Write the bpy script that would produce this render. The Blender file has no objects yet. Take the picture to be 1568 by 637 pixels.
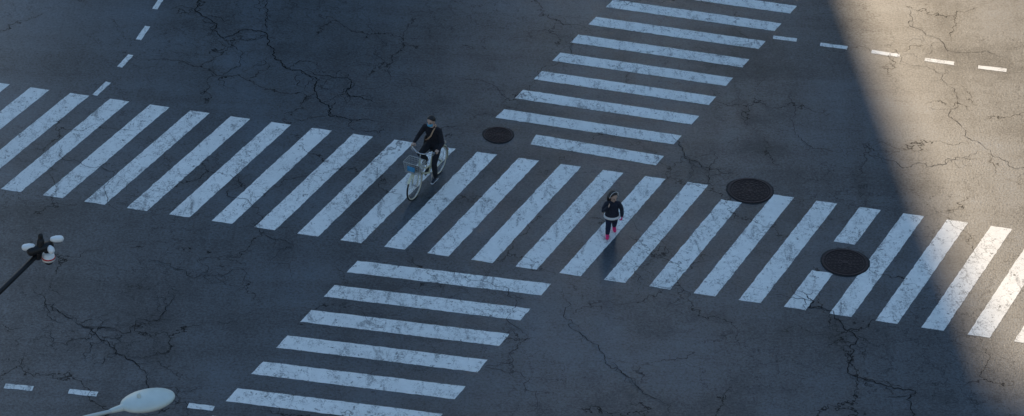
import bpy, bmesh, math, random
import numpy as np
from mathutils import Vector, Matrix
random.seed(7)
scene=bpy.context.scene
COL=bpy.context.collection

# ------------------------------------------------------------------ node helpers
def newmat(name):
    m=bpy.data.materials.new(name); m.use_nodes=True
    nt=m.node_tree; b=nt.nodes['Principled BSDF']
    return m,nt,b
def nd(nt,t,**k):
    n=nt.nodes.new(t)
    for a,v in k.items(): setattr(n,a,v)
    return n
def setin(nt,sock,v):
    if hasattr(v,'is_output'): nt.links.new(v,sock)
    elif isinstance(v,(tuple,list)):
        v=tuple(v)
        sock.default_value=v+(1.0,) if (sock.type=='RGBA' and len(v)==3) else v
    else: sock.default_value=v
def mth(nt,op,a,b=0.0,c=0.0,clamp=False):
    n=nd(nt,'ShaderNodeMath',operation=op); n.use_clamp=clamp
    setin(nt,n.inputs[0],a); setin(nt,n.inputs[1],b); setin(nt,n.inputs[2],c)
    return n.outputs[0]
def vmth(nt,op,a,b=(0,0,0),s=None):
    n=nd(nt,'ShaderNodeVectorMath',operation=op)
    setin(nt,n.inputs[0],a)
    if s is not None: setin(nt,n.inputs['Scale'],s)
    else: setin(nt,n.inputs[1],b)
    return n.outputs[0]
def noise(nt,vec,scale,detail=3.0,rough=0.5,dist=0.0,out=0):
    n=nd(nt,'ShaderNodeTexNoise'); nt.links.new(vec,n.inputs['Vector'])
    n.inputs['Scale'].default_value=scale; n.inputs['Detail'].default_value=detail
    n.inputs['Roughness'].default_value=rough; n.inputs['Distortion'].default_value=dist
    return n.outputs[out]
def noise3(nt,vec,scale,detail=3.0,rough=0.5,dist=0.0):
    c=noise(nt,vec,scale,detail,rough,dist,1)
    s=nd(nt,'ShaderNodeSeparateXYZ'); nt.links.new(c,s.inputs[0])
    return c,s.outputs[0],s.outputs[1],s.outputs[2]
def voro_edge(nt,vec,scale):
    n=nd(nt,'ShaderNodeTexVoronoi',feature='DISTANCE_TO_EDGE',voronoi_dimensions='2D'); nt.links.new(vec,n.inputs['Vector'])
    n.inputs['Scale'].default_value=scale
    return n.outputs['Distance']
def maprange(nt,v,a,b,c=0.0,d=1.0,smooth=True):
    n=nd(nt,'ShaderNodeMapRange'); n.interpolation_type='SMOOTHSTEP' if smooth else 'LINEAR'
    setin(nt,n.inputs['Value'],v); setin(nt,n.inputs['From Min'],a); setin(nt,n.inputs['From Max'],b)
    setin(nt,n.inputs['To Min'],c); setin(nt,n.inputs['To Max'],d)
    return n.outputs['Result']
def mixc(nt,f,a,b,mode='MIX'):
    n=nd(nt,'ShaderNodeMix',data_type='RGBA',blend_type=mode)
    setin(nt,n.inputs[0],f); setin(nt,n.inputs[6],a); setin(nt,n.inputs[7],b)
    return n.outputs[2]
def mapping(nt,vec,scale=(1,1,1),rot=0.0):
    n=nd(nt,'ShaderNodeMapping'); nt.links.new(vec,n.inputs['Vector'])
    n.inputs['Scale'].default_value=scale; n.inputs['Rotation'].default_value=(0,0,rot)
    return n.outputs[0]
def bump(nt,b,h,strength=0.3,dist=0.01):
    n=nd(nt,'ShaderNodeBump'); n.inputs['Strength'].default_value=strength; n.inputs['Distance'].default_value=dist
    nt.links.new(h,n.inputs['Height']); nt.links.new(n.outputs[0],b.inputs['Normal'])

def simple(name,col,rough=0.6,metal=0.0,var=0.15,scale=25.0,bmp=0.1):
    m,nt,b=newmat(name)
    tc=nd(nt,'ShaderNodeTexCoord').outputs['Object']
    n=noise(nt,tc,scale,3)
    f=maprange(nt,n,0.3,0.7,1-var,1+var,False)
    c=vmth(nt,'SCALE',tuple(col),s=f)
    nt.links.new(c,b.inputs['Base Color'])
    b.inputs['Roughness'].default_value=rough; b.inputs['Metallic'].default_value=metal
    if bmp: bump(nt,b,n,bmp,0.01)
    return m

# ------------------------------------------------------------------ ground surface shaders
def ground_common(nt):
    pos=nd(nt,'ShaderNodeNewGeometry').outputs['Position']
    lowc,l1,l2,l3=noise3(nt,pos,0.38,4,0.6)
    midc,a1,a2,a3=noise3(nt,vmth(nt,'ADD',pos,(13,5,0)),1.0,4,0.62)
    finc,f1,f2,f3=noise3(nt,pos,6.5,3,0.68)
    h=(0.5,0.5,0.5)
    d1=vmth(nt,'SCALE',vmth(nt,'SUBTRACT',midc,h),s=1.7)
    d2=vmth(nt,'SCALE',vmth(nt,'SUBTRACT',finc,h),s=0.24)
    flat=vmth(nt,'ADD',vmth(nt,'ADD',pos,d1),d2)
    e1=voro_edge(nt,flat,0.42)
    k1=maprange(nt,l1,0.45,0.55)
    c1=mth(nt,'MULTIPLY',maprange(nt,e1,0.001,0.012,0.9,0),k1)
    halo=mth(nt,'MULTIPLY',maprange(nt,e1,0.0,0.10,0.22,0),k1)
    flat3=vmth(nt,'ADD',pos,vmth(nt,'SCALE',vmth(nt,'SUBTRACT',finc,h),s=0.5))
    e2=voro_edge(nt,flat3,1.9)
    c2=mth(nt,'MULTIPLY',maprange(nt,e2,0.0,0.030,0.65,0),maprange(nt,l2,0.50,0.60))
    e3=voro_edge(nt,flat3,5.0)
    crack=mth(nt,'MAXIMUM',c1,c2)
    return dict(pos=pos,crack=crack,halo=halo,e3=e3,l=(l1,l2,l3),a=(a1,a2,a3),f=(f1,f2,f3))

def asphalt_color(nt,g):
    pos=g['pos']
    _,n1,n2,n3=noise3(nt,pos,19,3,0.85)
    big=noise(nt,pos,0.16,3,0.5,0.8)
    streak=noise(nt,mapping(nt,pos,(1.0,0.14,1),math.radians(-26)),0.9,4,0.6,0.5)
    streak2=noise(nt,mapping(nt,pos,(0.12,1.2,1),math.radians(-11)),0.9,4,0.6,0.5)
    f=maprange(nt,n1,0.3,0.7,0.32,1.68,False)
    f=mth(nt,'MULTIPLY',f,maprange(nt,g['f'][0],0.3,0.7,0.82,1.18,False))
    f=mth(nt,'MULTIPLY',f,maprange(nt,g['a'][2],0.3,0.7,0.84,1.16,False))
    f=mth(nt,'MULTIPLY',f,maprange(nt,big,0.35,0.65,0.75,1.25,False))
    f=mth(nt,'MULTIPLY',f,maprange(nt,streak,0.35,0.65,0.80,1.20,False))
    f=mth(nt,'MULTIPLY',f,maprange(nt,streak2,0.35,0.65,0.80,1.20,False))
    c=vmth(nt,'SCALE',(0.031,0.047,0.063),s=f)
    st=maprange(nt,g['l'][2],0.53,0.68,0,0.5)
    c=mixc(nt,st,c,(0.014,0.019,0.024))
    sp=maprange(nt,n2,0.66,0.74,0,0.6)
    c=mixc(nt,sp,c,(0.13,0.14,0.145))
    c=mixc(nt,g['halo'],c,(0.010,0.011,0.012))
    c=mixc(nt,g['crack'],c,(0.006,0.007,0.008))
    sf=mth(nt,'MULTIPLY',mth(nt,'MULTIPLY_ADD',f,0.62,0.34),mth(nt,'SUBTRACT',1.0,mth(nt,'MAXIMUM',g['crack'],mth(nt,'MULTIPLY',st,0.6))),clamp=True)
    return c,n1,n3,sf

def asphalt_mat():
    m,nt,b=newmat('asphalt')
    g=ground_common(nt)
    c,n1,n3,sf=asphalt_color(nt,g)
    nt.links.new(sf,b.inputs['Specular IOR Level'])
    nt.links.new(c,b.inputs['Base Color'])
    r=maprange(nt,n3,0.3,0.7,0.33,0.52,False)
    nt.links.new(r,b.inputs['Roughness'])
    bump(nt,b,noise(nt,g['pos'],24,2,0.8),0.3,0.010)
    return m

def paint_mat():
    m,nt,b=newmat('road_paint')
    g=ground_common(nt); pos=g['pos']
    hair=mth(nt,'MULTIPLY',maprange(nt,g['e3'],0.0,0.06,0.7,0),maprange(nt,g['a'][0],0.46,0.60))
    cr=mth(nt,'MAXIMUM',mth(nt,'MULTIPLY',g['crack'],0.8),hair)
    dirt=mth(nt,'MULTIPLY',maprange(nt,g['f'][1],0.3,0.7,1.05,0.92,False),maprange(nt,g['l'][2],0.3,0.7,1.0,0.88,False))
    base=vmth(nt,'SCALE',(0.88,0.89,0.86),s=dirt)
    _,s1,s2,s3=noise3(nt,mapping(nt,pos,(2.4,0.9,1),math.radians(-27)),1.5,6,0.74,0.7)
    grain=noise(nt,pos,24,3,0.8)
    gr=mth(nt,'MULTIPLY',mth(nt,'SUBTRACT',grain,0.5),0.45)
    sm=maprange(nt,mth(nt,'ADD',s1,gr),0.54,0.68,0,0.68)
    sm2=maprange(nt,mth(nt,'ADD',s2,gr),0.56,0.70,0,0.62)
    scuff=mth(nt,'MAXIMUM',sm,sm2)
    c=mixc(nt,scuff,base,(0.12,0.13,0.14))
    worn=maprange(nt,mth(nt,'ADD',mth(nt,'MULTIPLY',g['f'][2],0.6),mth(nt,'MULTIPLY',grain,0.4)),0.58,0.64,0,0.8)
    c=mixc(nt,worn,c,(0.05,0.055,0.06))
    c=mixc(nt,cr,c,(0.045,0.048,0.052))
    nt.links.new(c,b.inputs['Base Color'])
    b.inputs['Roughness'].default_value=0.6
    bump(nt,b,noise(nt,pos,26,2,0.8),0.25,0.01)
    return m

ASPHALT=asphalt_mat(); PAINT=paint_mat()
IRON=simple('cast_iron',(0.020,0.015,0.017),0.55,0.4,0.35,30,0.3)
IRON2=simple('cast_iron_worn',(0.042,0.030,0.034),0.5,0.4,0.35,30,0.3)
PATCH=simple('asphalt_repair',(0.016,0.018,0.020),0.8,0,0.35,40,0.5)
CRACKM=simple('crack_void',(0.006,0.006,0.007),0.95,0,0.3,40,0)
CONC=simple('concrete',(0.34,0.33,0.32),0.8,0,0.12,3,0.2)
PAVE=simple('paving',(0.24,0.235,0.23),0.85,0,0.15,2,0.2)
KERB=simple('kerb_stone',(0.33,0.32,0.31),0.85,0,0.15,4,0.2)
GLASS=simple('window_glass',(0.03,0.035,0.04),0.12,0.0,0.1,2,0)
DOORM=simple('door_metal',(0.10,0.10,0.11),0.4,0.6,0.1,5,0)

# ------------------------------------------------------------------ mesh helpers
def obj_from(name,verts,faces,mats,parent=None,smooth=False,mi=None):
    me=bpy.data.meshes.new(name); me.from_pydata([tuple(v) for v in verts],[],faces); me.update()
    for m in (mats if isinstance(mats,(list,tuple)) else [mats]): me.materials.append(m)
    if mi is not None: me.polygons.foreach_set('material_index',mi)
    if smooth: me.polygons.foreach_set('use_smooth',[True]*len(me.polygons))
    o=bpy.data.objects.new(name,me); COL.objects.link(o)
    if parent: o.parent=parent
    return o
def empty(name,loc=(0,0,0),rz=0.0):
    o=bpy.data.objects.new(name,None); COL.objects.link(o); o.location=loc; o.rotation_euler=(0,0,rz); o.empty_display_size=0.2
    return o
class MB:
    def __init__(s): s.v=[];s.f=[];s.mi=[]
    def add(s,v,f,mi=0):
        o=len(s.v); s.v+= [tuple(x) for x in v]; s.f+=[tuple(i+o for i in q) for q in f]; s.mi+=[mi]*len(f)
    def box(s,c,d,mi=0,M=None):
        x,y,z=[k/2 for k in d]
        vs=[Vector((a*x,b*y,e*z)) for a in(-1,1) for b in(-1,1) for e in(-1,1)]
        if M is not None: vs=[M@v for v in vs]
        vs=[v+Vector(c) for v in vs]
        s.add(vs,[(0,1,3,2),(4,6,7,5),(0,4,5,1),(2,3,7,6),(0,2,6,4),(1,5,7,3)],mi)
    def tube(s,pts,rad,mi=0,seg=10,side=None,caps=True,closed=False):
        pts=[Vector(p) for p in pts]; n=len(pts)
        if not isinstance(rad,(list,tuple)): rad=[rad]*n
        rad=[(r,r) if not isinstance(r,(list,tuple)) else r for r in rad]
        prev=None
        T=[]
        for i in range(n):
            if closed: t=pts[(i+1)%n]-pts[i-1]
            elif i==0: t=pts[1]-pts[0]
            elif i==n-1: t=pts[-1]-pts[-2]
            else: t=(pts[i+1]-pts[i]).normalized()+(pts[i]-pts[i-1]).normalized()
            T.append(t.normalized())
        P=list(pts);R=list(rad);TT=list(T)
        if caps and not closed:
            a=max(R[0]);b=max(R[-1])
            pre=[(pts[0]-T[0]*a*math.cos(math.asin(k)),(R[0][0]*k,R[0][1]*k),T[0]) for k in (0.05,0.5,0.85)]
            post=[(pts[-1]+T[-1]*b*math.cos(math.asin(k)),(R[-1][0]*k,R[-1][1]*k),T[-1]) for k in (0.85,0.5,0.05)]
            P=[q[0] for q in pre]+P+[q[0] for q in post]
            R=[q[1] for q in pre]+R+[q[1] for q in post]
            TT=[q[2] for q in pre]+TT+[q[2] for q in post]
        vs=[]
        for p,r,t in zip(P,R,TT):
            if side is not None: sd=Vector(side)
            elif prev is not None: sd=prev
            else: sd=Vector((0,0,1)) if abs(t.z)<0.9 else Vector((1,0,0))
            sd=(sd-t*sd.dot(t))
            if sd.length<1e-4: sd=Vector((0,1,0))-t*t.y
            sd.normalize(); nn=t.cross(sd); prev=sd
            for k in range(seg):
                a=2*math.pi*k/seg; vs.append(p+sd*r[0]*math.cos(a)+nn*r[1]*math.sin(a))
        m=len(P); fs=[]
        for i in range(m if closed else m-1):
            for k in range(seg):
                a=i*seg+k;b=i*seg+(k+1)%seg;c=((i+1)%m)*seg+(k+1)%seg;d=((i+1)%m)*seg+k
                fs.append((a,b,c,d))
        if not closed:
            fs.append(tuple(reversed(range(seg)))); fs.append(tuple(range((m-1)*seg,m*seg)))
        s.add(vs,fs,mi)
    def ell(s,c,r,mi=0,seg=16,rings=10,M=None,zmin=-1.0):
        vs=[];fs=[]
        for i in range(rings+1):
            ph=math.pi*i/rings
            for k in range(seg):
                a=2*math.pi*k/seg
                z=max(math.cos(ph),zmin)
                v=Vector((r[0]*math.sin(ph)*math.cos(a),r[1]*math.sin(ph)*math.sin(a),r[2]*z))
                if M is not None: v=M@v
                vs.append(v+Vector(c))
        for i in range(rings):
            for k in range(seg):
                fs.append((i*seg+k,(i+1)*seg+k,(i+1)*seg+(k+1)%seg,i*seg+(k+1)%seg))
        s.add(vs,fs,mi)
    def torus(s,c,R,r,axis='y',mi=0,seg=48,ms=8,a0=0,a1=360):
        full=abs(a1-a0)>=360; n=seg if full else seg+1; pts=[]
        for i in range(n):
            a=math.radians(a0+(a1-a0)*i/seg)
            if axis=='y': p=(c[0]+R*math.cos(a),c[1],c[2]+R*math.sin(a)); sd=(0,1,0)
            elif axis=='z': p=(c[0]+R*math.cos(a),c[1]+R*math.sin(a),c[2]); sd=(0,0,1)
            else: p=(c[0],c[1]+R*math.cos(a),c[2]+R*math.sin(a)); sd=(1,0,0)
            pts.append(p)
        s.tube(pts,r,mi,ms,side=sd,caps=False,closed=full)
    def make(s,name,mats,parent=None,smooth=True):
        o=obj_from(name,s.v,s.f,mats,parent,smooth,s.mi)
        return o

# ------------------------------------------------------------------ ground
def grid_plane(name,x0,x1,y0,y1,z,mat,parent=None):
    return obj_from(name,[(x0,y0,z),(x1,y0,z),(x1,y1,z),(x0,y1,z)],[(0,1,2,3)],mat,parent)
grid_plane('road',-900,900,-900,900,0.0,ASPHALT)

def rough_poly(corners,step=0.09,j=0.008):
    out=[]
    for i in range(len(corners)):
        a=Vector(corners[i]).to_2d();b=Vector(corners[(i+1)%len(corners)]).to_2d()
        d=(b-a); n=max(2,int(d.length/step)); nrm=Vector((-d.y,d.x)).normalized()
        for k in range(n):
            p=a+d*(k/n)
            q=p+nrm*random.gauss(0,j)
            out.append((q.x,q.y))
    return out
def markings(name,polys,z=0.004,j=0.0045):
    v=[];f=[]
    for c in polys:
        pts=rough_poly(c,j=j); o=len(v); v+=[(x,y,z) for x,y in pts]; f.append(tuple(range(o,o+len(pts))))
    o=obj_from(name,v,f,PAINT)
    bm=bmesh.new(); bm.from_mesh(o.data)
    for fc in bm.faces:
        fc.normal_update()
        if fc.normal.z<0: fc.normal_flip()
    bm.to_mesh(o.data); bm.free()
    return o
def stripe(g,i,u0=0.0,u1=1.0):
    ox,oy,sx,sy,vx,vy,w=g
    P=lambda t,u:(ox+t*sx+u*vx,oy+t*sy+u*vy)
    return [P(i,u0),P(i+w,u0),P(i+w,u1),P(i,u1)]
A=(-2.554,2.446,0.887,-0.176,-1.773,-3.671,0.481)
pa=[]
for i in range(-14,19):
    if i==8: pa.append(stripe(A,i,0.12,1)); continue
    if i==11: pa.append(stripe(A,i,0,0.357)); pa.append(stripe(A,i,0.645,1)); continue
    pa.append(stripe(A,i))
markings('crosswalk',pa)
Lw=(-3.052,-2.109,-0.396,-0.868,3.879,-0.557,0.47)
markings('crosswalk',[stripe(Lw,i) for i in range(0,8)])
Sw=(2.156,8.791,-0.401,-0.825,3.825,-0.813,0.439)
sp=[stripe(Sw,i) for i in range(-9,7)]
sp.append([(0.46,2.86),(3.18,2.19),(3.00,1.82),(0.34,2.46)])
markings('crosswalk',sp)
def dash(a,b,w=0.13):
    a=Vector(a);b=Vector(b);d=(b-a).normalized();n=Vector((-d.y,d.x))*w/2
    return [tuple(a+n),tuple(b+n),tuple(b-n),tuple(a-n)]
markings('lane_marking',[dash(*q,w=0.125) for q in [((-7.93,10.6),(-8.0,10.0)),((-8.04,9.3),(-8.12,8.75)),((-8.16,8.15),(-8.26,7.59)),((-8.33,6.82),(-8.46,6.21)),((-8.55,5.55),(-8.73,5.0)),((-8.89,4.36),(-9.11,3.80))]],j=0.005)
markings('lane_marking',[dash(*q,w=0.15) for q in [((5.76,7.34),(6.29,7.25)),((6.81,7.10),(7.41,6.99)),((7.95,6.86),(8.57,6.73)),((9.12,6.60),(9.77,6.47)),((10.29,6.36),(10.91,6.25)),((11.45,6.15),(12.1,6.05)),((12.7,5.95),(13.3,5.87))]],j=0.005)
markings('lane_marking',[dash(*q,w=0.15) for q in [((-10.6,-6.5),(-10.0,-6.58)),((-9.39,-6.64),(-8.85,-6.69)),((-8.17,-6.73),(-7.63,-6.79)),((-7.0,-6.86),(-6.45,-6.93)),((-5.90,-7.03),(-5.42,-7.10))]],j=0.005)

# ------------------------------------------------------------------ manhole covers
def manhole(loc,r,seed):
    rnd=random.Random(seed)
    e=empty('manhole_cover',(loc[0],loc[1],0),rnd.uniform(0,3))
    b=MB(); n=72
    vs=[(0,0,0.006)]
    for k in range(n):
        a=2*math.pi*k/n; q=r*1.0+0.035+0.012*math.sin(3*a+seed)+rnd.uniform(-0.006,0.006)
        vs.append((q*math.cos(a),q*math.sin(a),0.006))
    b.add(vs,[(0,1+k,1+(k+1)%n) for k in range(n)])
    b.make('asphalt_repair_ring',PATCH,e,False)
    b=MB()
    def ring(r0,r1,z0,z1,mi=0,a0=0,a1=2*math.pi,n=72):
        full=a1-a0>6.28; m=n if full else n+1; vs=[]
        for k in range(m):
            a=a0+(a1-a0)*k/n
            c,s=math.cos(a),math.sin(a)
            vs+=[(r0*c,r0*s,z0),(r0*c,r0*s,z1),(r1*c,r1*s,z1),(r1*c,r1*s,z0)]
        fs=[]
        for k in range(n):
            A_=4*k;B_=4*((k+1)%m)
            fs+=[(A_+1,A_+2,B_+2,B_+1),(A_+2,A_+3,B_+3,B_+2),(A_,A_+1,B_+1,B_)]
        b.add(vs,fs,mi)
    ring(r*0.915,r,0.0,0.020,1)
    ring(0.0001,r*0.895,0.0,0.010,0)
    ring(r*0.80,r*0.84,0.010,0.020,1)
    ring(r*0.26,r*0.31,0.010,0.020,1)
    ring(0.001,r*0.13,0.010,0.020,1)
    for j,(ra,rb,nn) in enumerate(((0.35,0.46,10),(0.51,0.62,14),(0.67,0.76,20),(0.16,0.23,6))):
        for k in range(nn):
            a=2*math.pi*(k+0.5*(j%2))/nn; ring(r*ra,r*rb,0.010,0.019,1,a,a+2*math.pi/nn*0.55,3)
    b.make('cover',[IRON,IRON2],e,False)
    return e
manhole((-0.35,2.78),0.31,1); manhole((4.95,0.97),0.465,2); manhole((6.75,-1.54),0.465,3)

# ------------------------------------------------------------------ modelled cracks in the carriageway
def crack_mesh():
    v=[];f=[]
    rnd=random.Random(11)
    def fract(a,b,dep,amp):
        if dep==0: return [a]
        d=b-a; m=(a+b)/2+Vector((-d.y,d.x))*rnd.gauss(0,amp)
        return fract(a,m,dep-1,amp)+fract(m,b,dep-1,amp)
    def ribbon(pts,w0):
        n=len(pts); o=len(v)
        for i,p in enumerate(pts):
            d=(pts[min(i+1,n-1)]-pts[max(i-1,0)]); nn=Vector((-d.y,d.x)).normalized() if d.length>0 else Vector((1,0))
            t=min(i,n-1-i)/max(1,n-1)
            w=w0*(0.35+rnd.random()*0.9)*min(1.0,0.15+t*6)
            v.append((p.x+nn.x*w,p.y+nn.y*w,0.0075)); v.append((p.x-nn.x*w,p.y-nn.y*w,0.0075))
        for i in range(n-1): f.append((o+2*i,o+2*i+1,o+2*i+3,o+2*i+2))
    def crack(way,w=0.011,branch=0.10,amp=0.16,blen=1.0):
        way=[Vector(p) for p in way]; pts=[]
        for a,b in zip(way[:-1],way[1:]): pts+=fract(a,b,5,amp)
        pts.append(way[-1]); ribbon(pts,w)
        for i in range(3,len(pts)-3):
            if rnd.random()<branch:
                d=(pts[i+1]-pts[i-1]).normalized(); an=rnd.choice((-1,1))*rnd.uniform(0.5,1.3)
                d=Vector((d.x*math.cos(an)-d.y*math.sin(an),d.x*math.sin(an)+d.y*math.cos(an)))
                L=rnd.uniform(0.15,0.9)*blen
                q=fract(pts[i],pts[i]+d*L,4,0.2)+[pts[i]+d*L]
                ribbon(q,w*0.55)
    crack([(-7.6,9.4),(-7.3,8.08),(-6.56,6.4),(-5.7,6.73),(-4.71,5.1),(-4.02,3.5),(-3.13,2.76)],0.014,0.13)
    crack([(-4.71,5.1),(-3.6,4.8),(-2.95,3.9)],0.010,0.15)
    crack([(-6.25,8.4),(-5.7,6.73)],0.010,0.14)
    crack([(-6.56,6.4),(-6.1,5.2),(-6.4,4.2)],0.007,0.1)
    crack([(5.6,-2.4),(5.9,-3.15),(6.69,-4.6),(7.8,-5.75),(8.1,-6.9),(8.4,-9)],0.012,0.10)
    crack([(1.05,-2.8),(1.64,-4.6),(2.4,-5.7),(3.0,-6.9)],0.008,0.06)
    crack([(-9.35,-3.3),(-7.97,-4.7),(-6.75,-6.1),(-5.8,-7.3)],0.010,0.16)
    crack([(-8.9,-5.2),(-7.9,-4.7),(-7.2,-4.4),(-6.6,-3.4)],0.008,0.16)
    crack([(3.35,3.0),(3.9,2.0),(4.5,1.75)],0.010,0.15)
    crack([(8.3,7.7),(9.5,5.6),(10.06,3.0),(10.9,1.2)],0.005,0.08)
    crack([(9.0,9.0),(9.6,7.4),(11.0,6.8)],0.005,0.06)
    crack([(7.4,2.9),(8.6,2.3),(9.9,2.5)],0.006,0.10)
    crack([(-1.4,-2.0),(-0.4,-2.7),(0.1,-4.1),(-0.4,-5.5),(0.3,-7.2)],0.006,0.10)
    crack([(-5.6,1.4),(-5.9,0.2),(-5.1,-1.2),(-4.8,-2.5)],0.006,0.10)
    crack([(0.4,7.6),(0.9,6.0),(0.2,4.8)],0.005,0.08)
    crack([(6.2,5.2),(6.0,3.4),(7.1,2.4)],0.006,0.10)
    crack([(2.2,-0.2),(2.9,-1.6),(2.6,-2.6),(3.6,-3.9)],0.005,0.12)
    crack([(-9.6,1.8),(-8.3,0.8),(-8.1,-0.9)],0.006,0.1)
    crack([(-4.6,8.6),(-3.3,7.0),(-2.9,5.6),(-1.6,4.4)],0.005,0.10)
    crack([(-7.4,-2.2),(-6.2,-2.9),(-5.2,-2.6)],0.006,0.14)
    obj_from('pavement_crack',v,f,CRACKM)
crack_mesh()

# ------------------------------------------------------------------ buildings, kerbs (around the junction)
def building(name,x0,x1,y0,y1,h,floors,wallm,shade_overhang=None):
    e=empty(name)
    b=MB(); b.box(((x0+x1)/2,(y0+y1)/2,h/2),(x1-x0,y1-y0,h))
    if shade_overhang: b.box((x1+shade_overhang[0]/2+0.003,(y0+y1)/2,(shade_overhang[1]+h)/2),(shade_overhang[0],y1-y0-0.02,h-shade_overhang[1]-0.02))
    b.make('walls',wallm,e,False)
    b=MB(); t=0.5
    for c,d in ((((x0+x1)/2,y0+t/2,h+0.6),(x1-x0,t,1.2)),(((x0+x1)/2,y1-t/2,h+0.6),(x1-x0,t,1.2)),((x0+t/2,(y0+y1)/2,h+0.6),(t,y1-y0-2*t,1.2)),((x1-t/2,(y0+y1)/2,h+0.6),(t,y1-y0-2*t,1.2))):
        b.box(c,d)
    b.box(((x0+x1)/2,(y0+y1)/2,h+1.5),((x1-x0)*0.3,(y1-y0)*0.4,3.0))
    b.make('roof',CONC,e,False)
    b=MB(); fh=h/floors
    for fl in range(floors):
        z=fl*fh+fh*0.55; wh=fh*0.55
        if fl==0: z=fh*0.5; wh=fh*0.7
        nx=int((x1-x0)/3.2)
        for k in range(nx):
            cx=x0+(k+0.5)*(x1-x0)/nx
            for yy in (y0,y1):
                if fl==0 and k==nx//2: continue
                b.box((cx,yy,z),(2.2,0.12,wh))
        ny=int((y1-y0)/3.2)
        for k in range(ny):
            cy=y0+(k+0.5)*(y1-y0)/ny
            for xx in (x0,x1+(shade_overhang[0] if shade_overhang and z-wh/2>shade_overhang[1] else 0)): b.box((xx,cy,z),(0.12,2.2,wh))
    b.make('windows',GLASS,e,False)
    b=MB(); nx=int((x1-x0)/3.2); cx=x0+(nx//2+0.5)*(x1-x0)/nx
    for yy in (y0,y1): b.box((cx,yy,1.25),(1.8,0.2,2.5))
    b.make('door',DOORM,e,False)
    return e
WALL1=simple('blue_cladding',(0.20,0.30,0.40),0.7,0,0.1,2,0.1)
WALL2=simple('wall_render',(0.45,0.44,0.42),0.8,0,0.1,2,0.1)
building('unseen_tower',-20,1.15,46,60,72,18,WALL1,(1.1,48))  # upper overhang is invented, its shadow dims the near right corner of the road
building('unseen_tower',9,34,48,66,62,16,WALL1)  # added out of view to block bright sky that reflects in the shaded asphalt
building('office_building',-70,-38,-40,22,16,4,WALL2)
building('office_building',-28,30,-90,-64,20,5,WALL2)
building('office_building',34,64,-40,16,16,4,WALL2)
def pavement(x0,x1,y0,y1):
    e=empty('pavement')
    b=MB(); b.box(((x0+x1)/2,(y0+y1)/2,0.06),(x1-x0-0.4,y1-y0-0.4,0.12)); b.make('paving_slabs',PAVE,e,False)
    b=MB(); k=0.2
    b.box(((x0+x1)/2,y0+k/2,0.065),(x1-x0,k,0.13)); b.box(((x0+x1)/2,y1-k/2,0.065),(x1-x0,k,0.13))
    b.box((x0+k/2,(y0+y1)/2,0.065),(k,y1-y0-2*k,0.13)); b.box((x1-k/2,(y0+y1)/2,0.065),(k,y1-y0-2*k,0.13))
    b.make('kerb',KERB,e,False)
pavement(-64,2.5,36,66); pavement(7.5,60,38,70); pavement(-74,-19,-44,27); pavement(28,68,-44,21); pavement(-34,34,-92,-46)
pavement(-18.99,-6.9,-43,-10.4)

# ------------------------------------------------------------------ bodies
def body_mesh(name,parts,mats,parent,voxel=0.006,smooth_it=4):
    b=MB()
    for lab,pts,rad,side in parts:
        b.tube(pts,rad,0,14,side=side)
    o=obj_from(name,b.v,b.f,mats,parent)
    md=o.modifiers.new('r','REMESH'); md.mode='VOXEL'; md.voxel_size=voxel
    ms=o.modifiers.new('s','SMOOTH'); ms.iterations=smooth_it; ms.factor=0.5
    dg=bpy.context.evaluated_depsgraph_get(); dg.update()
    me=bpy.data.meshes.new_from_object(o.evaluated_get(dg))
    o.modifiers.clear(); o.data=me
    me.materials.clear()
    for m in mats: me.materials.append(m)
    n=len(me.polygons); c=np.zeros(n*3); me.polygons.foreach_get('center',c); c=c.reshape(-1,3)
    best=np.full(n,1e9); idx=np.zeros(n,int)
    for lab,pts,rad,side in parts:
        if not isinstance(rad,(list,tuple)): rad=[rad]*len(pts)
        rr=[ (r if not isinstance(r,(list,tuple)) else min(r)) for r in rad]
        for i in range(len(pts)-1):
            a=np.array(pts[i],float);d=np.array(pts[i+1],float)-a
            t=np.clip(((c-a)@d)/(d@d),0,1); q=a+t[:,None]*d
            dist=np.linalg.norm(c-q,axis=1)-(rr[i]+(rr[i+1]-rr[i])*t)
            w=dist<best; best[w]=dist[w]; idx[w]=lab
    me.polygons.foreach_set('material_index',idx.astype(np.int32))
    me.polygons.foreach_set('use_smooth',[True]*n); me.update()
    return o
def lerp(a,b,t): return tuple(a[i]+(b[i]-a[i])*t for i in range(3))
def hand(parts,wrist,palm_dir,side,lab,s=1.0,curl=None,thumb_sign=1):
    w=Vector(wrist);d=Vector(palm_dir).normalized();sd=Vector(side);sd=(sd-d*sd.dot(d)).normalized()
    cu=Vector(curl) if curl else d.cross(sd); cu=(cu-d*cu.dot(d)).normalized()
    k=w+d*0.075*s
    parts.append((lab,[tuple(w),tuple(w+d*0.04*s),tuple(k)],[(0.022*s,0.015*s),(0.036*s,0.014*s),(0.038*s,0.013*s)],tuple(sd)))
    for j,(off,L) in enumerate(((-0.030,0.062),(-0.010,0.072),(0.010,0.068),(0.029,0.052))):
        p0=k+sd*off*s; p1=p0+(d*0.8+cu*0.6).normalized()*L*0.45*s
        p2=p1+(d*0.1+cu).normalized()*L*0.35*s; p3=p2+(-d*0.6+cu*0.7).normalized()*L*0.28*s
        parts.append((lab,[tuple(p0-d*0.01*s),tuple(p1),tuple(p2),tuple(p3)],[0.0095*s,0.0088*s,0.008*s,0.007*s],None))
    t0=w+d*0.025*s+sd*0.030*s*thumb_sign; t1=t0+(sd*thumb_sign*0.7+d*0.6+cu*0.3).normalized()*0.035*s; t2=t1+(d*0.6+cu*0.8).normalized()*0.03*s
    parts.append((lab,[tuple(t0),tuple(t1),tuple(t2)],[0.012*s,0.010*s,0.0085*s],None))

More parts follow.
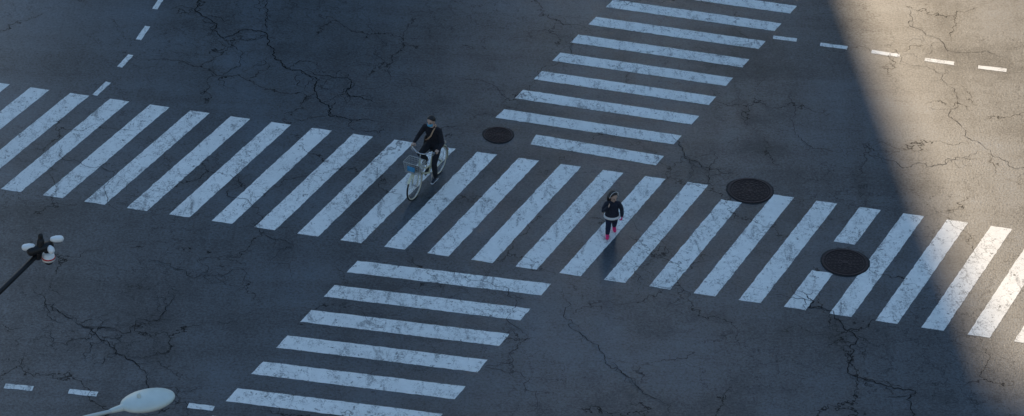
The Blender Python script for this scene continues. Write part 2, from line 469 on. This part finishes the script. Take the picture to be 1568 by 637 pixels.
SKIN=simple('skin',(0.55,0.36,0.27),0.5,0,0.05,30,0)
HAIR=simple('black_hair',(0.012,0.010,0.010),0.38,0,0.3,60,0.3)
JACKET=simple('black_jacket_cloth',(0.010,0.010,0.016),0.85,0,0.3,18,0.4)
TROUSER=simple('dark_trouser_cloth',(0.010,0.012,0.018),0.85,0,0.3,18,0.4)
SHOE=simple('shoe_dark',(0.02,0.03,0.05),0.5,0,0.2,20,0.1)
SOLE=simple('shoe_sole_white',(0.6,0.62,0.65),0.6,0,0.1,20,0)
MASK=simple('mask_blue_fabric',(0.12,0.42,0.62),0.8,0,0.06,20,0.1)
STRAP=simple('strap_tan',(0.50,0.32,0.20),0.7,0,0.1,20,0.1)
EYE=simple('eye_dark',(0.01,0.008,0.008),0.2,0,0.0,5,0)
LIP=simple('lips',(0.35,0.12,0.10),0.5,0,0.0,5,0)
PINK=simple('pink_shoe',(0.90,0.02,0.16),0.5,0,0.1,20,0.1)
PINK2=simple('pink_mitten_wool',(0.85,0.08,0.25),0.8,0,0.1,30,0.3)
NAVY=simple('navy_coat_cloth',(0.011,0.015,0.030),0.8,0,0.3,18,0.4)
NAVY2=simple('navy_legging_cloth',(0.012,0.018,0.048),0.85,0,0.3,18,0.3)
WHITEC=simple('white_trim_cloth',(0.75,0.74,0.74),0.8,0,0.08,20,0.2)

def head(parts,c,s,yaw,pitch,lab):
    M=Matrix.Translation(Vector(c))@Matrix.Rotation(yaw,4,'Z')@Matrix.Rotation(pitch,4,'Y')@Matrix.Scale(s,4)
    g=lambda p:tuple(M@Vector(p))
    sd=tuple((M.to_3x3()@Vector((0,1,0))).normalized())
    k=s
    parts.append((lab,[g((-0.02,0,0.035)),g((0.0,0,0.03)),g((0.02,0,0.025))],[(0.070*k,0.072*k),(0.074*k,0.078*k),(0.066*k,0.072*k)],sd))
    parts.append((lab,[g((0.015,0,0.03)),g((0.028,0,-0.03)),g((0.038,0,-0.078))],[(0.062*k,0.058*k),(0.054*k,0.052*k),(0.028*k,0.030*k)],sd))
    parts.append((lab,[g((0.082,0,0.015)),g((0.096,0,-0.018))],[0.009*k,0.014*k],None))
    for q in (-1,1): parts.append((lab,[g((0.0,q*0.076,0.022)),g((0.002,q*0.078,-0.02))],[0.013*k,0.010*k],None))
    return M
def face_details(M,parent,lips=True):
    b=MB(); S=M.to_3x3()
    for q in (-1,1): b.ell(M@Vector((0.079,q*0.030,0.008)),(0.011,0.015,0.008),0,10,6,S)
    b.make('eyes',EYE,parent)
    b=MB()
    for q in (-1,1): b.tube([M@Vector((0.083,q*0.017,0.030)),M@Vector((0.078,q*0.045,0.031))],0.0035,0,6)
    b.make('eyebrows',HAIR,parent)
    if lips:
        b=MB(); b.tube([M@Vector((0.079,0.018,-0.045)),M@Vector((0.086,0,-0.044)),M@Vector((0.079,-0.018,-0.045))],0.0045,0,6); b.make('mouth',LIP,parent)
def hair_cap(b,M,r=(0.098,0.086,0.094),c=(-0.012,0,0.034),seg=28,rings=16,length_back=0.0):
    vs=[];fs=[]
    rnd=random.Random(5)
    for i in range(rings+1):
        for k in range(seg):
            a=2*math.pi*k/seg
            front=(1+math.cos(a))/2
            lim=math.pi*(0.30+0.42*(1-front)**0.8)
            if length_back: lim=math.pi*(0.27+0.30*(1-front**1.5))
            ph=lim*i/rings
            wob=1+0.02*math.sin(9*a+3*ph)+rnd.uniform(-0.006,0.006)
            p=Vector((r[0]*math.sin(ph)*math.cos(a)*wob,r[1]*math.sin(ph)*math.sin(a)*wob,r[2]*math.cos(ph)*wob))+Vector(c)
            if length_back and i>rings*0.7:
                p.z-=length_back*(i/rings-0.7)/0.3*(1-front**2)
            vs.append(M@p)
    for i in range(rings):
        for k in range(seg): fs.append((i*seg+k,(i+1)*seg+k,(i+1)*seg+(k+1)%seg,i*seg+(k+1)%seg))
    b.add(vs,fs)

# ------------------------------------------------------------------ cyclist + bicycle (local: x forward, y left, z up)
HEAD_ANG=math.atan2(-0.90,-0.435)
BL=(-1.741,0.792,0)
bike=empty('bicycle',BL,HEAD_ANG)
CREAM=simple('cream_frame_paint',(0.74,0.72,0.52),0.35,0,0.05,10,0)
CHROME=simple('chrome',(0.6,0.6,0.6),0.25,1.0,0.05,10,0)
RUBBER=simple('tyre_rubber',(0.02,0.02,0.02),0.8,0,0.2,30,0.1)
WALLT=simple('tyre_sidewall_cream',(0.62,0.58,0.45),0.7,0,0.1,30,0)
BLACKP=simple('black_plastic',(0.02,0.02,0.02),0.5,0,0.1,20,0)
BLUEBAG=simple('blue_bag_cloth',(0.06,0.28,0.50),0.7,0,0.2,20,0.2)
WIRE=simple('basket_wire',(0.45,0.45,0.43),0.4,0.3,0.1,20,0)
REDL=simple('red_reflector',(0.5,0.02,0.02),0.3,0,0,5,0)
RA=(-0.45,0,0.33); FA=(0.65,0,0.33); BB=(0,0,0.28)
def wheel(c,name):
    b=MB()
    b.torus(c,0.312,0.018,'y',0,64,8)
    b.torus(c,0.298,0.017,'y',1,64,6)
    b.torus(c,0.286,0.009,'y',2,64,6)
    b.tube([(c[0],-0.05,c[2]),(c[0],0.05,c[2])],0.018,2,10)
    for k in range(28):
        a=2*math.pi*k/28; sgn=1 if k%2 else -1; a2=a+(0.35 if k%4<2 else -0.35)
        b.tube([(c[0]+0.02*math.cos(a2),sgn*0.035,c[2]+0.02*math.sin(a2)),(c[0]+0.29*math.cos(a),0,c[2]+0.29*math.sin(a))],0.0016,2,4,caps=False)
    b.make(name,[RUBBER,WALLT,CHROME],bike)
wheel(FA,'front_wheel'); wheel(RA,'rear_wheel')
b=MB()
ht,hb=(0.43,0,0.84),(0.475,0,0.64)
b.tube([ht,hb],0.022)
b.tube([(0.47,0,0.66),(0.36,0,0.50),(0.20,0,0.37),BB],0.020)
b.tube([(0.445,0,0.77),(0.32,0,0.60),(0.14,0,0.47),(-0.06,0,0.44)],0.016)
b.tube([BB,(-0.15,0,0.72)],0.018)
for s in (-1,1):
    b.tube([(0,s*0.03,0.28),(-0.2,s*0.05,0.30),(-0.45,s*0.06,0.33)],0.010)
    b.tube([(-0.12,s*0.02,0.64),(-0.28,s*0.05,0.50),(-0.45,s*0.06,0.33)],0.009)
    b.tube([(0.48,s*0.03,0.62),(0.55,s*0.055,0.60),(0.60,s*0.055,0.46),(0.65,s*0.055,0.33)],0.012)
b.tube([(0.475,-0.05,0.635),(0.475,0.05,0.635)],0.016)
b.make('frame',CREAM,bike)
b=MB()
def guard(c,a0,a1,R=0.345):
    n=24;vs=[];fs=[]
    for i in range(n+1):
        a=math.radians(a0+(a1-a0)*i/n)
        for y,rr in ((-0.03,R-0.012),(-0.018,R),(0.018,R),(0.03,R-0.012)):
            vs.append((c[0]+rr*math.cos(a),y,c[2]+rr*math.sin(a)))
    for i in range(n):
        for k in range(3): fs.append((i*4+k,i*4+k+1,(i+1)*4+k+1,(i+1)*4+k))
    b.add(vs,fs)
guard(FA,35,170); guard(RA,20,200)
b.make('mudguards',CREAM,bike)
b=MB()
b.tube([(0.43,0,0.84),(0.41,0,0.97)],0.013)
hbpts=[(0.17,-0.275,0.985),(0.27,-0.265,1.0),(0.35,-0.21,1.02),(0.405,-0.09,0.985),(0.41,0,0.975),(0.405,0.09,0.985),(0.35,0.21,1.02),(0.27,0.265,1.0),(0.17,0.275,0.985)]
b.tube(hbpts,0.012)
b.tube([(-0.14,0,0.70),(-0.17,0,0.79)],0.013)
for s in (-1,1): b.tube([(0.26,s*0.255,0.985),(0.33,s*0.25,0.965),(0.37,s*0.19,0.97)],0.006,0,6)
b.tube([(-0.02,0.07,0.28),(-0.1,0.16,0.02)],0.008)
for s in (-1,1):
    b.tube([(-0.22,s*0.06,0.70),(-0.62,s*0.06,0.70),(-0.66,0,0.70)],0.006,0,6)
    b.tube([(-0.55,s*0.06,0.70),(-0.45,s*0.07,0.34)],0.005,0,6)
for k in range(4): b.tube([(-0.28-0.09*k,-0.06,0.70),(-0.28-0.09*k,0.06,0.70)],0.005,0,6)
b.make('handlebar_and_fittings',CHROME,bike)
b=MB()
for s in (-1,1): b.tube([(0.16,s*0.276,0.983),(0.27,s*0.265,1.0)],0.017)
b.tube([(-0.32,0,0.80),(-0.20,0,0.81),(-0.08,0,0.80),(-0.03,0,0.795)],[(0.10,0.03),(0.09,0.032),(0.04,0.025),(0.022,0.02)],0,12,side=(0,1,0))
b.tube([(0.02,-0.06,0.29),(-0.2,-0.06,0.31),(-0.44,-0.06,0.335)],[(0.012,0.085),(0.012,0.06),(0.012,0.045)],0,12,side=(0,1,0))
b.box((0.04,0.14,0.115),(0.09,0.09,0.022)); b.box((-0.04,-0.14,0.445),(0.09,0.09,0.022))
b.make('saddle_grips_pedals',BLACKP,bike)
b=MB()
b.tube([(0,0.06,0.28),(0.04,0.08,0.12)],0.010); b.tube([(0,-0.075,0.28),(-0.04,-0.085,0.44)],0.010); b.tube([(0,-0.08,0.28),(0,0.065,0.28)],0.014)
b.make('cranks',CHROME,bike)
b=MB()
def bpt(u,v,w):
    k=0.82+0.18*w
    return (0.665+0.135*u*k,0.19*v*k,0.70+0.24*w)
for w in (0,0.2,0.4,0.6,0.8,1.0):
    r=0.009 if w in (0,1.0) else 0.0038
    b.tube([bpt(-1,-1,w),bpt(1,-1,w),bpt(1,1,w),bpt(-1,1,w)],r,0,6,caps=False,closed=True)
for k in range(-5,6):
    t=k/5.0
    for e in (-1,1): b.tube([bpt(e,t,0),bpt(e,t,1)],0.0035,0,4)
    b.tube([bpt(-1,t,0),bpt(1,t,0)],0.0035,0,4)
for k in range(-3,4):
    t=k/3.5
    for e in (-1,1): b.tube([bpt(t,e,0),bpt(t,e,1)],0.0035,0,4)
    b.tube([bpt(t,-1,0),bpt(t,1,0)],0.0035,0,4)
for s in (-1,1): b.tube([(0.62,s*0.08,0.70),(0.65,s*0.06,0.34)],0.005,0,6)
b.make('basket',WIRE,bike)
b=MB()
b.tube([(0.66,-0.08,0.75),(0.66,0.0,0.765),(0.66,0.08,0.755)],[(0.04,0.07),(0.055,0.09),(0.04,0.07)],0,12,side=(0,0,1)); b.make('bag_in_basket',BLACKP,bike)
b=MB(); b.box((0.812,0,0.82),(0.012,0.17,0.11)); b.make('basket_plate',BLUEBAG,bike,False)
b=MB(); b.ell((0.60,0.0,0.655),(0.04,0.035,0.035)); b.make('headlamp',CHROME,bike)
b=MB(); b.ell((-0.80,0,0.42),(0.012,0.025,0.025)); b.make('rear_reflector',REDL,bike)

cyc=empty('cyclist',BL,HEAD_ANG)
P=[]; J_,T_,S_,SH_=0,1,2,3
P.append((T_,[(-0.21,-0.07,0.90),(-0.21,0,0.915),(-0.21,0.07,0.90)],[0.105,0.115,0.105],None))
P.append((J_,[(-0.20,0,0.90),(-0.185,0,1.03),(-0.14,0,1.17),(-0.10,0,1.28),(-0.085,0,1.345)],[(0.165,0.125),(0.145,0.11),(0.165,0.115),(0.17,0.10),(0.09,0.07)],(0,1,0)))
P.append((J_,[(-0.09,-0.15,1.315),(-0.085,0,1.345),(-0.09,0.15,1.315)],[0.058,0.062,0.058],None))
P.append((S_,[(-0.08,0,1.34),(-0.055,0,1.45)],[0.052,0.048],None))
for s in (-1,1):
    sh=(-0.09,s*0.165,1.31); el=(-0.02,s*0.285,1.08); wr=(0.155,s*0.285,1.015)
    P.append((J_,[sh,lerp(sh,el,0.5),el,lerp(el,wr,0.4),wr],[0.060,0.052,0.045,0.042,0.032],None))
    hand(P,(0.15,s*0.285,1.018),(1,-0.05*s,-0.05),(0,1,0),S_,0.95,curl=(0,0,-1),thumb_sign=-s)
hipL=(-0.19,0.09,0.89);knL=(0.06,0.14,0.57);anL=(-0.025,0.135,0.21)
hipR=(-0.19,-0.09,0.89);knR=(0.19,-0.135,0.78);anR=(-0.10,-0.135,0.54)
for h,k,a,s,pz in ((hipL,knL,anL,1,0.155),(hipR,knR,anR,-1,0.485)):
    P.append((T_,[h,lerp(h,k,0.5),k,lerp(k,a,0.35),lerp(k,a,0.97)],[0.090,0.078,0.058,0.060,0.046],None))
    P.append((S_,[lerp(k,a,0.9),(a[0],a[1],a[2]-0.02)],[0.034,0.034],None))
    P.append((SH_,[(a[0]-0.035,a[1],pz+0.008),(a[0]+0.05,a[1],pz+0.01),(a[0]+0.14,a[1]+0.005,pz)],[(0.034,0.030),(0.040,0.030),(0.034,0.022)],(0,1,0)))
HM=head(P,(-0.035,0,1.515),1.03,math.radians(-4),math.radians(4),S_)
body_mesh('body',P,[JACKET,TROUSER,SKIN,SHOE],cyc)
face_details(HM,cyc,False)
b=MB(); hair_cap(b,HM)
b.tube([HM@Vector((-0.075,0,0.0)),HM@Vector((-0.10,0,-0.05)),HM@Vector((-0.09,0,-0.12))],[0.035,0.036,0.012],0,10)
b.ell(HM@Vector((-0.10,0,-0.01)),(0.04,0.042,0.04))
b.make('hair',HAIR,cyc)
b=MB();vs=[];fs=[];nu,nv=10,8
for j in range(nv+1):
    z=-0.012-0.072*j/nv
    for i in range(nu+1):
        a=math.radians(-72+144*i/nu)
        rx=0.094+0.012*math.sin(math.pi*j/nv)*math.cos(a)-0.022*(j/nv)**2; ry=0.068-0.010*(j/nv)
        vs.append(HM@Vector((0.006+rx*math.cos(a),ry*math.sin(a),z)))
for j in range(nv):
    for i in range(nu): k=j*(nu+1)+i; fs.append((k,k+1,k+nu+2,k+nu+1))
b.add(vs,fs); o=b.make('face_mask',MASK,cyc); sm=o.modifiers.new('s','SOLIDIFY'); sm.thickness=0.004
b=MB()
b.tube([(-0.19,0.02,1.37),(-0.09,0.085,1.395),(0.015,0.075,1.33),(0.03,0.03,1.20),(-0.01,-0.06,1.08),(-0.10,-0.155,0.98),(-0.2,-0.19,0.93)],[(0.015,0.004)]*7,0,8,side=(0,1,0)); b.make('bag_strap',STRAP,cyc)
b=MB()
b.tube([(-0.22,-0.20,0.95),(-0.22,-0.205,0.80)],[(0.09,0.035),(0.10,0.045)],0,12,side=(1,0,0)); b.make('shoulder_bag',BLACKP,cyc)
b=MB()
for a,pz in ((anL,0.155),(anR,0.485)): b.tube([(a[0]-0.055,a[1],pz-0.022),(a[0]+0.04,a[1],pz-0.022),(a[0]+0.16,a[1]+0.005,pz-0.022)],[(0.036,0.010),(0.040,0.010),(0.034,0.010)],0,12,side=(0,1,0))
b.make('shoe_soles',SOLE,cyc)
b=MB(); b.tube([(-0.085,0,1.345),(-0.078,0,1.395)],[(0.075,0.07),(0.062,0.058)],0,16,side=(0,1,0),caps=False); b.make('jacket_collar',JACKET,cyc)

# ------------------------------------------------------------------ child (about four years old)
ch=empty('child',(2.03,-0.80,0),math.radians(-84)); ch.scale=(0.94,0.94,0.94)
P=[]
P.append((0,[(0,0,0.47),(0,0,0.57),(0.0,0,0.68),(0.0,0,0.77),(0.0,0,0.815)],[(0.165,0.145),(0.145,0.13),(0.135,0.115),(0.13,0.10),(0.07,0.06)],(0,1,0)))
P.append((0,[(0,-0.11,0.785),(0,0,0.81),(0,0.11,0.785)],[0.054,0.056,0.054],None))
P.append((2,[(0,0,0.81),(0.012,0,0.90)],[0.040,0.038],None))
P.append((0,[(0,-0.13,0.78),(0.045,-0.19,0.70),(0.09,-0.20,0.65),(0.14,-0.17,0.71),(0.155,-0.12,0.78)],[0.052,0.050,0.046,0.042,0.036],None))
hand(P,(0.155,-0.115,0.785),(-0.05,0.45,1),(1,0,0),2,0.72,curl=(-1,0,0),thumb_sign=1)
P.append((0,[(0,0.13,0.78),(0.0,0.185,0.69),(0.01,0.205,0.62),(0.06,0.21,0.55),(0.085,0.205,0.51)],[0.052,0.050,0.046,0.042,0.036],None))
hand(P,(0.085,0.205,0.515),(0.35,0.0,-1),(1,0,0.3),4,0.95,curl=(0,-1,0),thumb_sign=1)
for h,k,a in (((0,0.06,0.46),(-0.03,0.075,0.27),(-0.145,0.085,0.11)),((0,-0.06,0.46),(0.09,-0.075,0.27),(0.12,-0.09,0.09))):
    P.append((1,[h,lerp(h,k,0.5),k,lerp(k,a,0.4),lerp(k,a,0.98)],[0.078,0.072,0.060,0.058,0.048],None))
P.append((3,[(-0.165,0.085,0.080),(-0.10,0.087,0.055),(-0.045,0.09,0.036)],[(0.040,0.040),(0.042,0.034),(0.038,0.028)],(0,1,0)))
P.append((3,[(0.085,-0.09,0.050),(0.16,-0.095,0.046),(0.235,-0.105,0.036)],[(0.040,0.042),(0.042,0.036),(0.038,0.030)],(0,1,0)))
HM=head(P,(0.03,0,0.975),1.10,math.radians(28),math.radians(10),2)
body_mesh('body',P,[NAVY,NAVY2,SKIN,PINK,PINK2],ch,0.005)
face_details(HM,ch,True)
b=MB(); hair_cap(b,HM,r=(0.102,0.092,0.098),length_back=0.07)
b.tube([HM@Vector((-0.07,0,0.02)),HM@Vector((-0.085,0,-0.06)),HM@Vector((-0.085,0,-0.15)),HM@Vector((-0.08,0,-0.20))],[(0.085,0.038),(0.088,0.038),(0.070,0.033),(0.03,0.015)],0,14,side=tuple(HM.to_3x3()@Vector((0,1,0))))
b.make('hair',HAIR,ch)
b=MB(); pts=[HM@Vector((0.022,0.097*math.cos(a),0.030+0.104*math.sin(a))) for a in [math.radians(x) for x in range(0,181,12)]]
b.tube(pts,[(0.005,0.013)]*len(pts),0,8); b.make('headband',WHITEC,ch)
b=MB(); b.tube([(0,0,0.445),(0,0,0.495)],[(0.178,0.158),(0.171,0.151)],0,24,side=(0,1,0),caps=False); b.make('coat_trim',WHITEC,ch)
b=MB(); b.tube([(0,0,0.80),(0.008,0,0.855)],[(0.072,0.066),(0.058,0.052)],0,16,side=(0,1,0),caps=False); b.make('coat_collar',NAVY,ch)

# ------------------------------------------------------------------ street lamp
LAMPG=simple('lamp_grey_paint',(0.50,0.54,0.53),0.4,0,0.05,8,0)
LAMPW=simple('lamp_housing',(0.58,0.65,0.62),0.35,0,0.05,8,0)
DIFF=simple('lamp_diffuser',(0.45,0.47,0.47),0.2,0,0.05,8,0)
lamp=empty('street_lamp')
b=MB()
b.tube([(-7.9,-20.6,0),(-7.9,-20.6,4),(-7.9,-20.6,8.2),(-7.8,-20.55,8.8),(-7.4,-20.4,9.15),(-6.6,-20.0,9.35),(-5.6,-19.6,9.45),(-5.1,-19.38,9.46)],[0.11,0.095,0.075,0.065,0.050,0.034,0.028,0.025],0,14,caps=False)
b.tube([(-7.9,-20.6,0),(-7.9,-20.6,0.35)],[0.17,0.15],0,14,caps=False)
b.make('pole_and_arm',LAMPG,lamp)
b=MB(); R=Matrix.Rotation(math.radians(25),3,'Z')
b.ell((-4.84,-19.22,9.47),(0.385,0.225,0.10),0,32,14,R); b.tube([(-5.30,-19.46,9.455),(-5.12,-19.37,9.465)],[0.035,0.055],0,12)
# seam / hinge of the two-part housing and photocell on top
b.torus((-5.10,-19.36,9.47),0.058,0.008,'x',0,20,6)
b.tube([(-4.95,-19.27,9.56),(-4.95,-19.27,9.60)],[0.03,0.026],0,12)
b.make('lamp_head',LAMPW,lamp)
b=MB(); b.ell((-4.82,-19.21,9.43),(0.32,0.18,0.10),0,28,12,R); b.make('diffuser',DIFF,lamp)

# ------------------------------------------------------------------ camera / detector pole on the left
DARK=simple('dark_pole_paint',(0.012,0.012,0.014),0.5,0.2,0.1,8,0)
WHT=simple('white_housing',(0.85,0.87,0.87),0.4,0,0.04,8,0)
RED=simple('red_band',(0.6,0.03,0.03),0.5,0,0,8,0)
cam_pole=empty('security_camera_pole')
b=MB()
b.tube([(-9.3,-13.5,0),(-9.3,-13.5,5.0),(-9.2,-13.45,5.5),(-8.8,-13.2,5.95),(-8.1,-12.6,6.45),(-7.55,-12.1,6.85)],[0.09,0.075,0.06,0.045,0.04,0.04],0,12,caps=False)
b.tube([(-7.55,-12.1,6.80),(-7.50,-12.06,7.08)],[0.06,0.06],0,12)
b.tube([(-7.64,-12.14,6.93),(-7.38,-12.0,6.96)],[0.08,0.075],0,12)
b.tube([(-7.50,-12.05,7.08),(-7.50,-12.05,7.18)],[0.045,0.04],0,10)
b.tube([(-7.44,-12.0,6.92),(-7.40,-11.99,6.80)],[0.06,0.06],0,12)
b.make('pole_and_bracket',DARK,cam_pole)
b=MB()
def flood(p,d,L=0.12,r=0.056):
    p=Vector(p);d=Vector(d).normalized()
    b.tube([p,p+d*L*0.4,p+d*L],[r*0.8,r,r],0,14)
    b.tube([p+d*(L+0.030),p+d*(L+0.034)],r*0.75,1,14,caps=False)
flood((-7.63,-12.10,7.0),(-1,-0.1,-0.15)); flood((-7.32,-11.98,7.07),(1,0.1,0.05)); flood((-7.36,-12.06,6.96),(0.5,-0.8,-0.4),0.06)
b.make('spotlights',[WHT,BLACKP],cam_pole)
b=MB()
b.tube([(-7.40,-12.02,6.80),(-7.40,-12.02,6.70)],[0.095,0.105],0,18,caps=False); b.ell((-7.40,-12.02,6.80),(0.095,0.095,0.04),0)
b.tube([(-7.40,-12.02,6.755),(-7.40,-12.02,6.735)],[0.106,0.108],1,18,caps=False)
b.ell((-7.40,-12.02,6.70),(0.085,0.085,0.095),2)
b.make('dome_camera',[WHT,RED,BLACKP],cam_pole)

# ------------------------------------------------------------------ light
EL=math.radians(36); AZX,AZY=-0.127,0.992
sd=Vector((AZX*math.cos(EL),AZY*math.cos(EL),math.sin(EL))).normalized()
sun=bpy.data.lights.new('sun','SUN'); sun.energy=5.0; sun.angle=math.radians(1.1); sun.color=(1.0,0.78,0.53)
so=bpy.data.objects.new('sun',sun); COL.objects.link(so); so.rotation_euler=sd.to_track_quat('Z','Y').to_euler(); so.location=(-10,80,60)
w=bpy.data.worlds.new('World'); scene.world=w; w.use_nodes=True; nt=w.node_tree
bg=nt.nodes['Background']; sky=nt.nodes.new('ShaderNodeTexSky'); sky.sky_type='NISHITA'; sky.sun_disc=False
sky.sun_elevation=EL; sky.sun_rotation=math.atan2(AZX,AZY); sky.air_density=1.9; sky.dust_density=0.6; sky.ozone_density=5.5
nt.links.new(sky.outputs[0],bg.inputs['Color']); bg.inputs['Strength'].default_value=0.15

# ------------------------------------------------------------------ camera
cam=bpy.data.cameras.new('camera'); cam.lens=106.17; cam.sensor_width=36; cam.clip_end=5000; cam.clip_start=0.5
co=bpy.data.objects.new('camera',cam); COL.objects.link(co)
M=Matrix.Translation((0,-51.73,34.5))@Matrix.Rotation(math.radians(90-33.7),4,'X')@Matrix.Rotation(math.radians(2.089),4,'Z')
co.matrix_world=M; scene.camera=co
scene.view_settings.view_transform='Standard'; scene.view_settings.look='None'; scene.view_settings.exposure=0
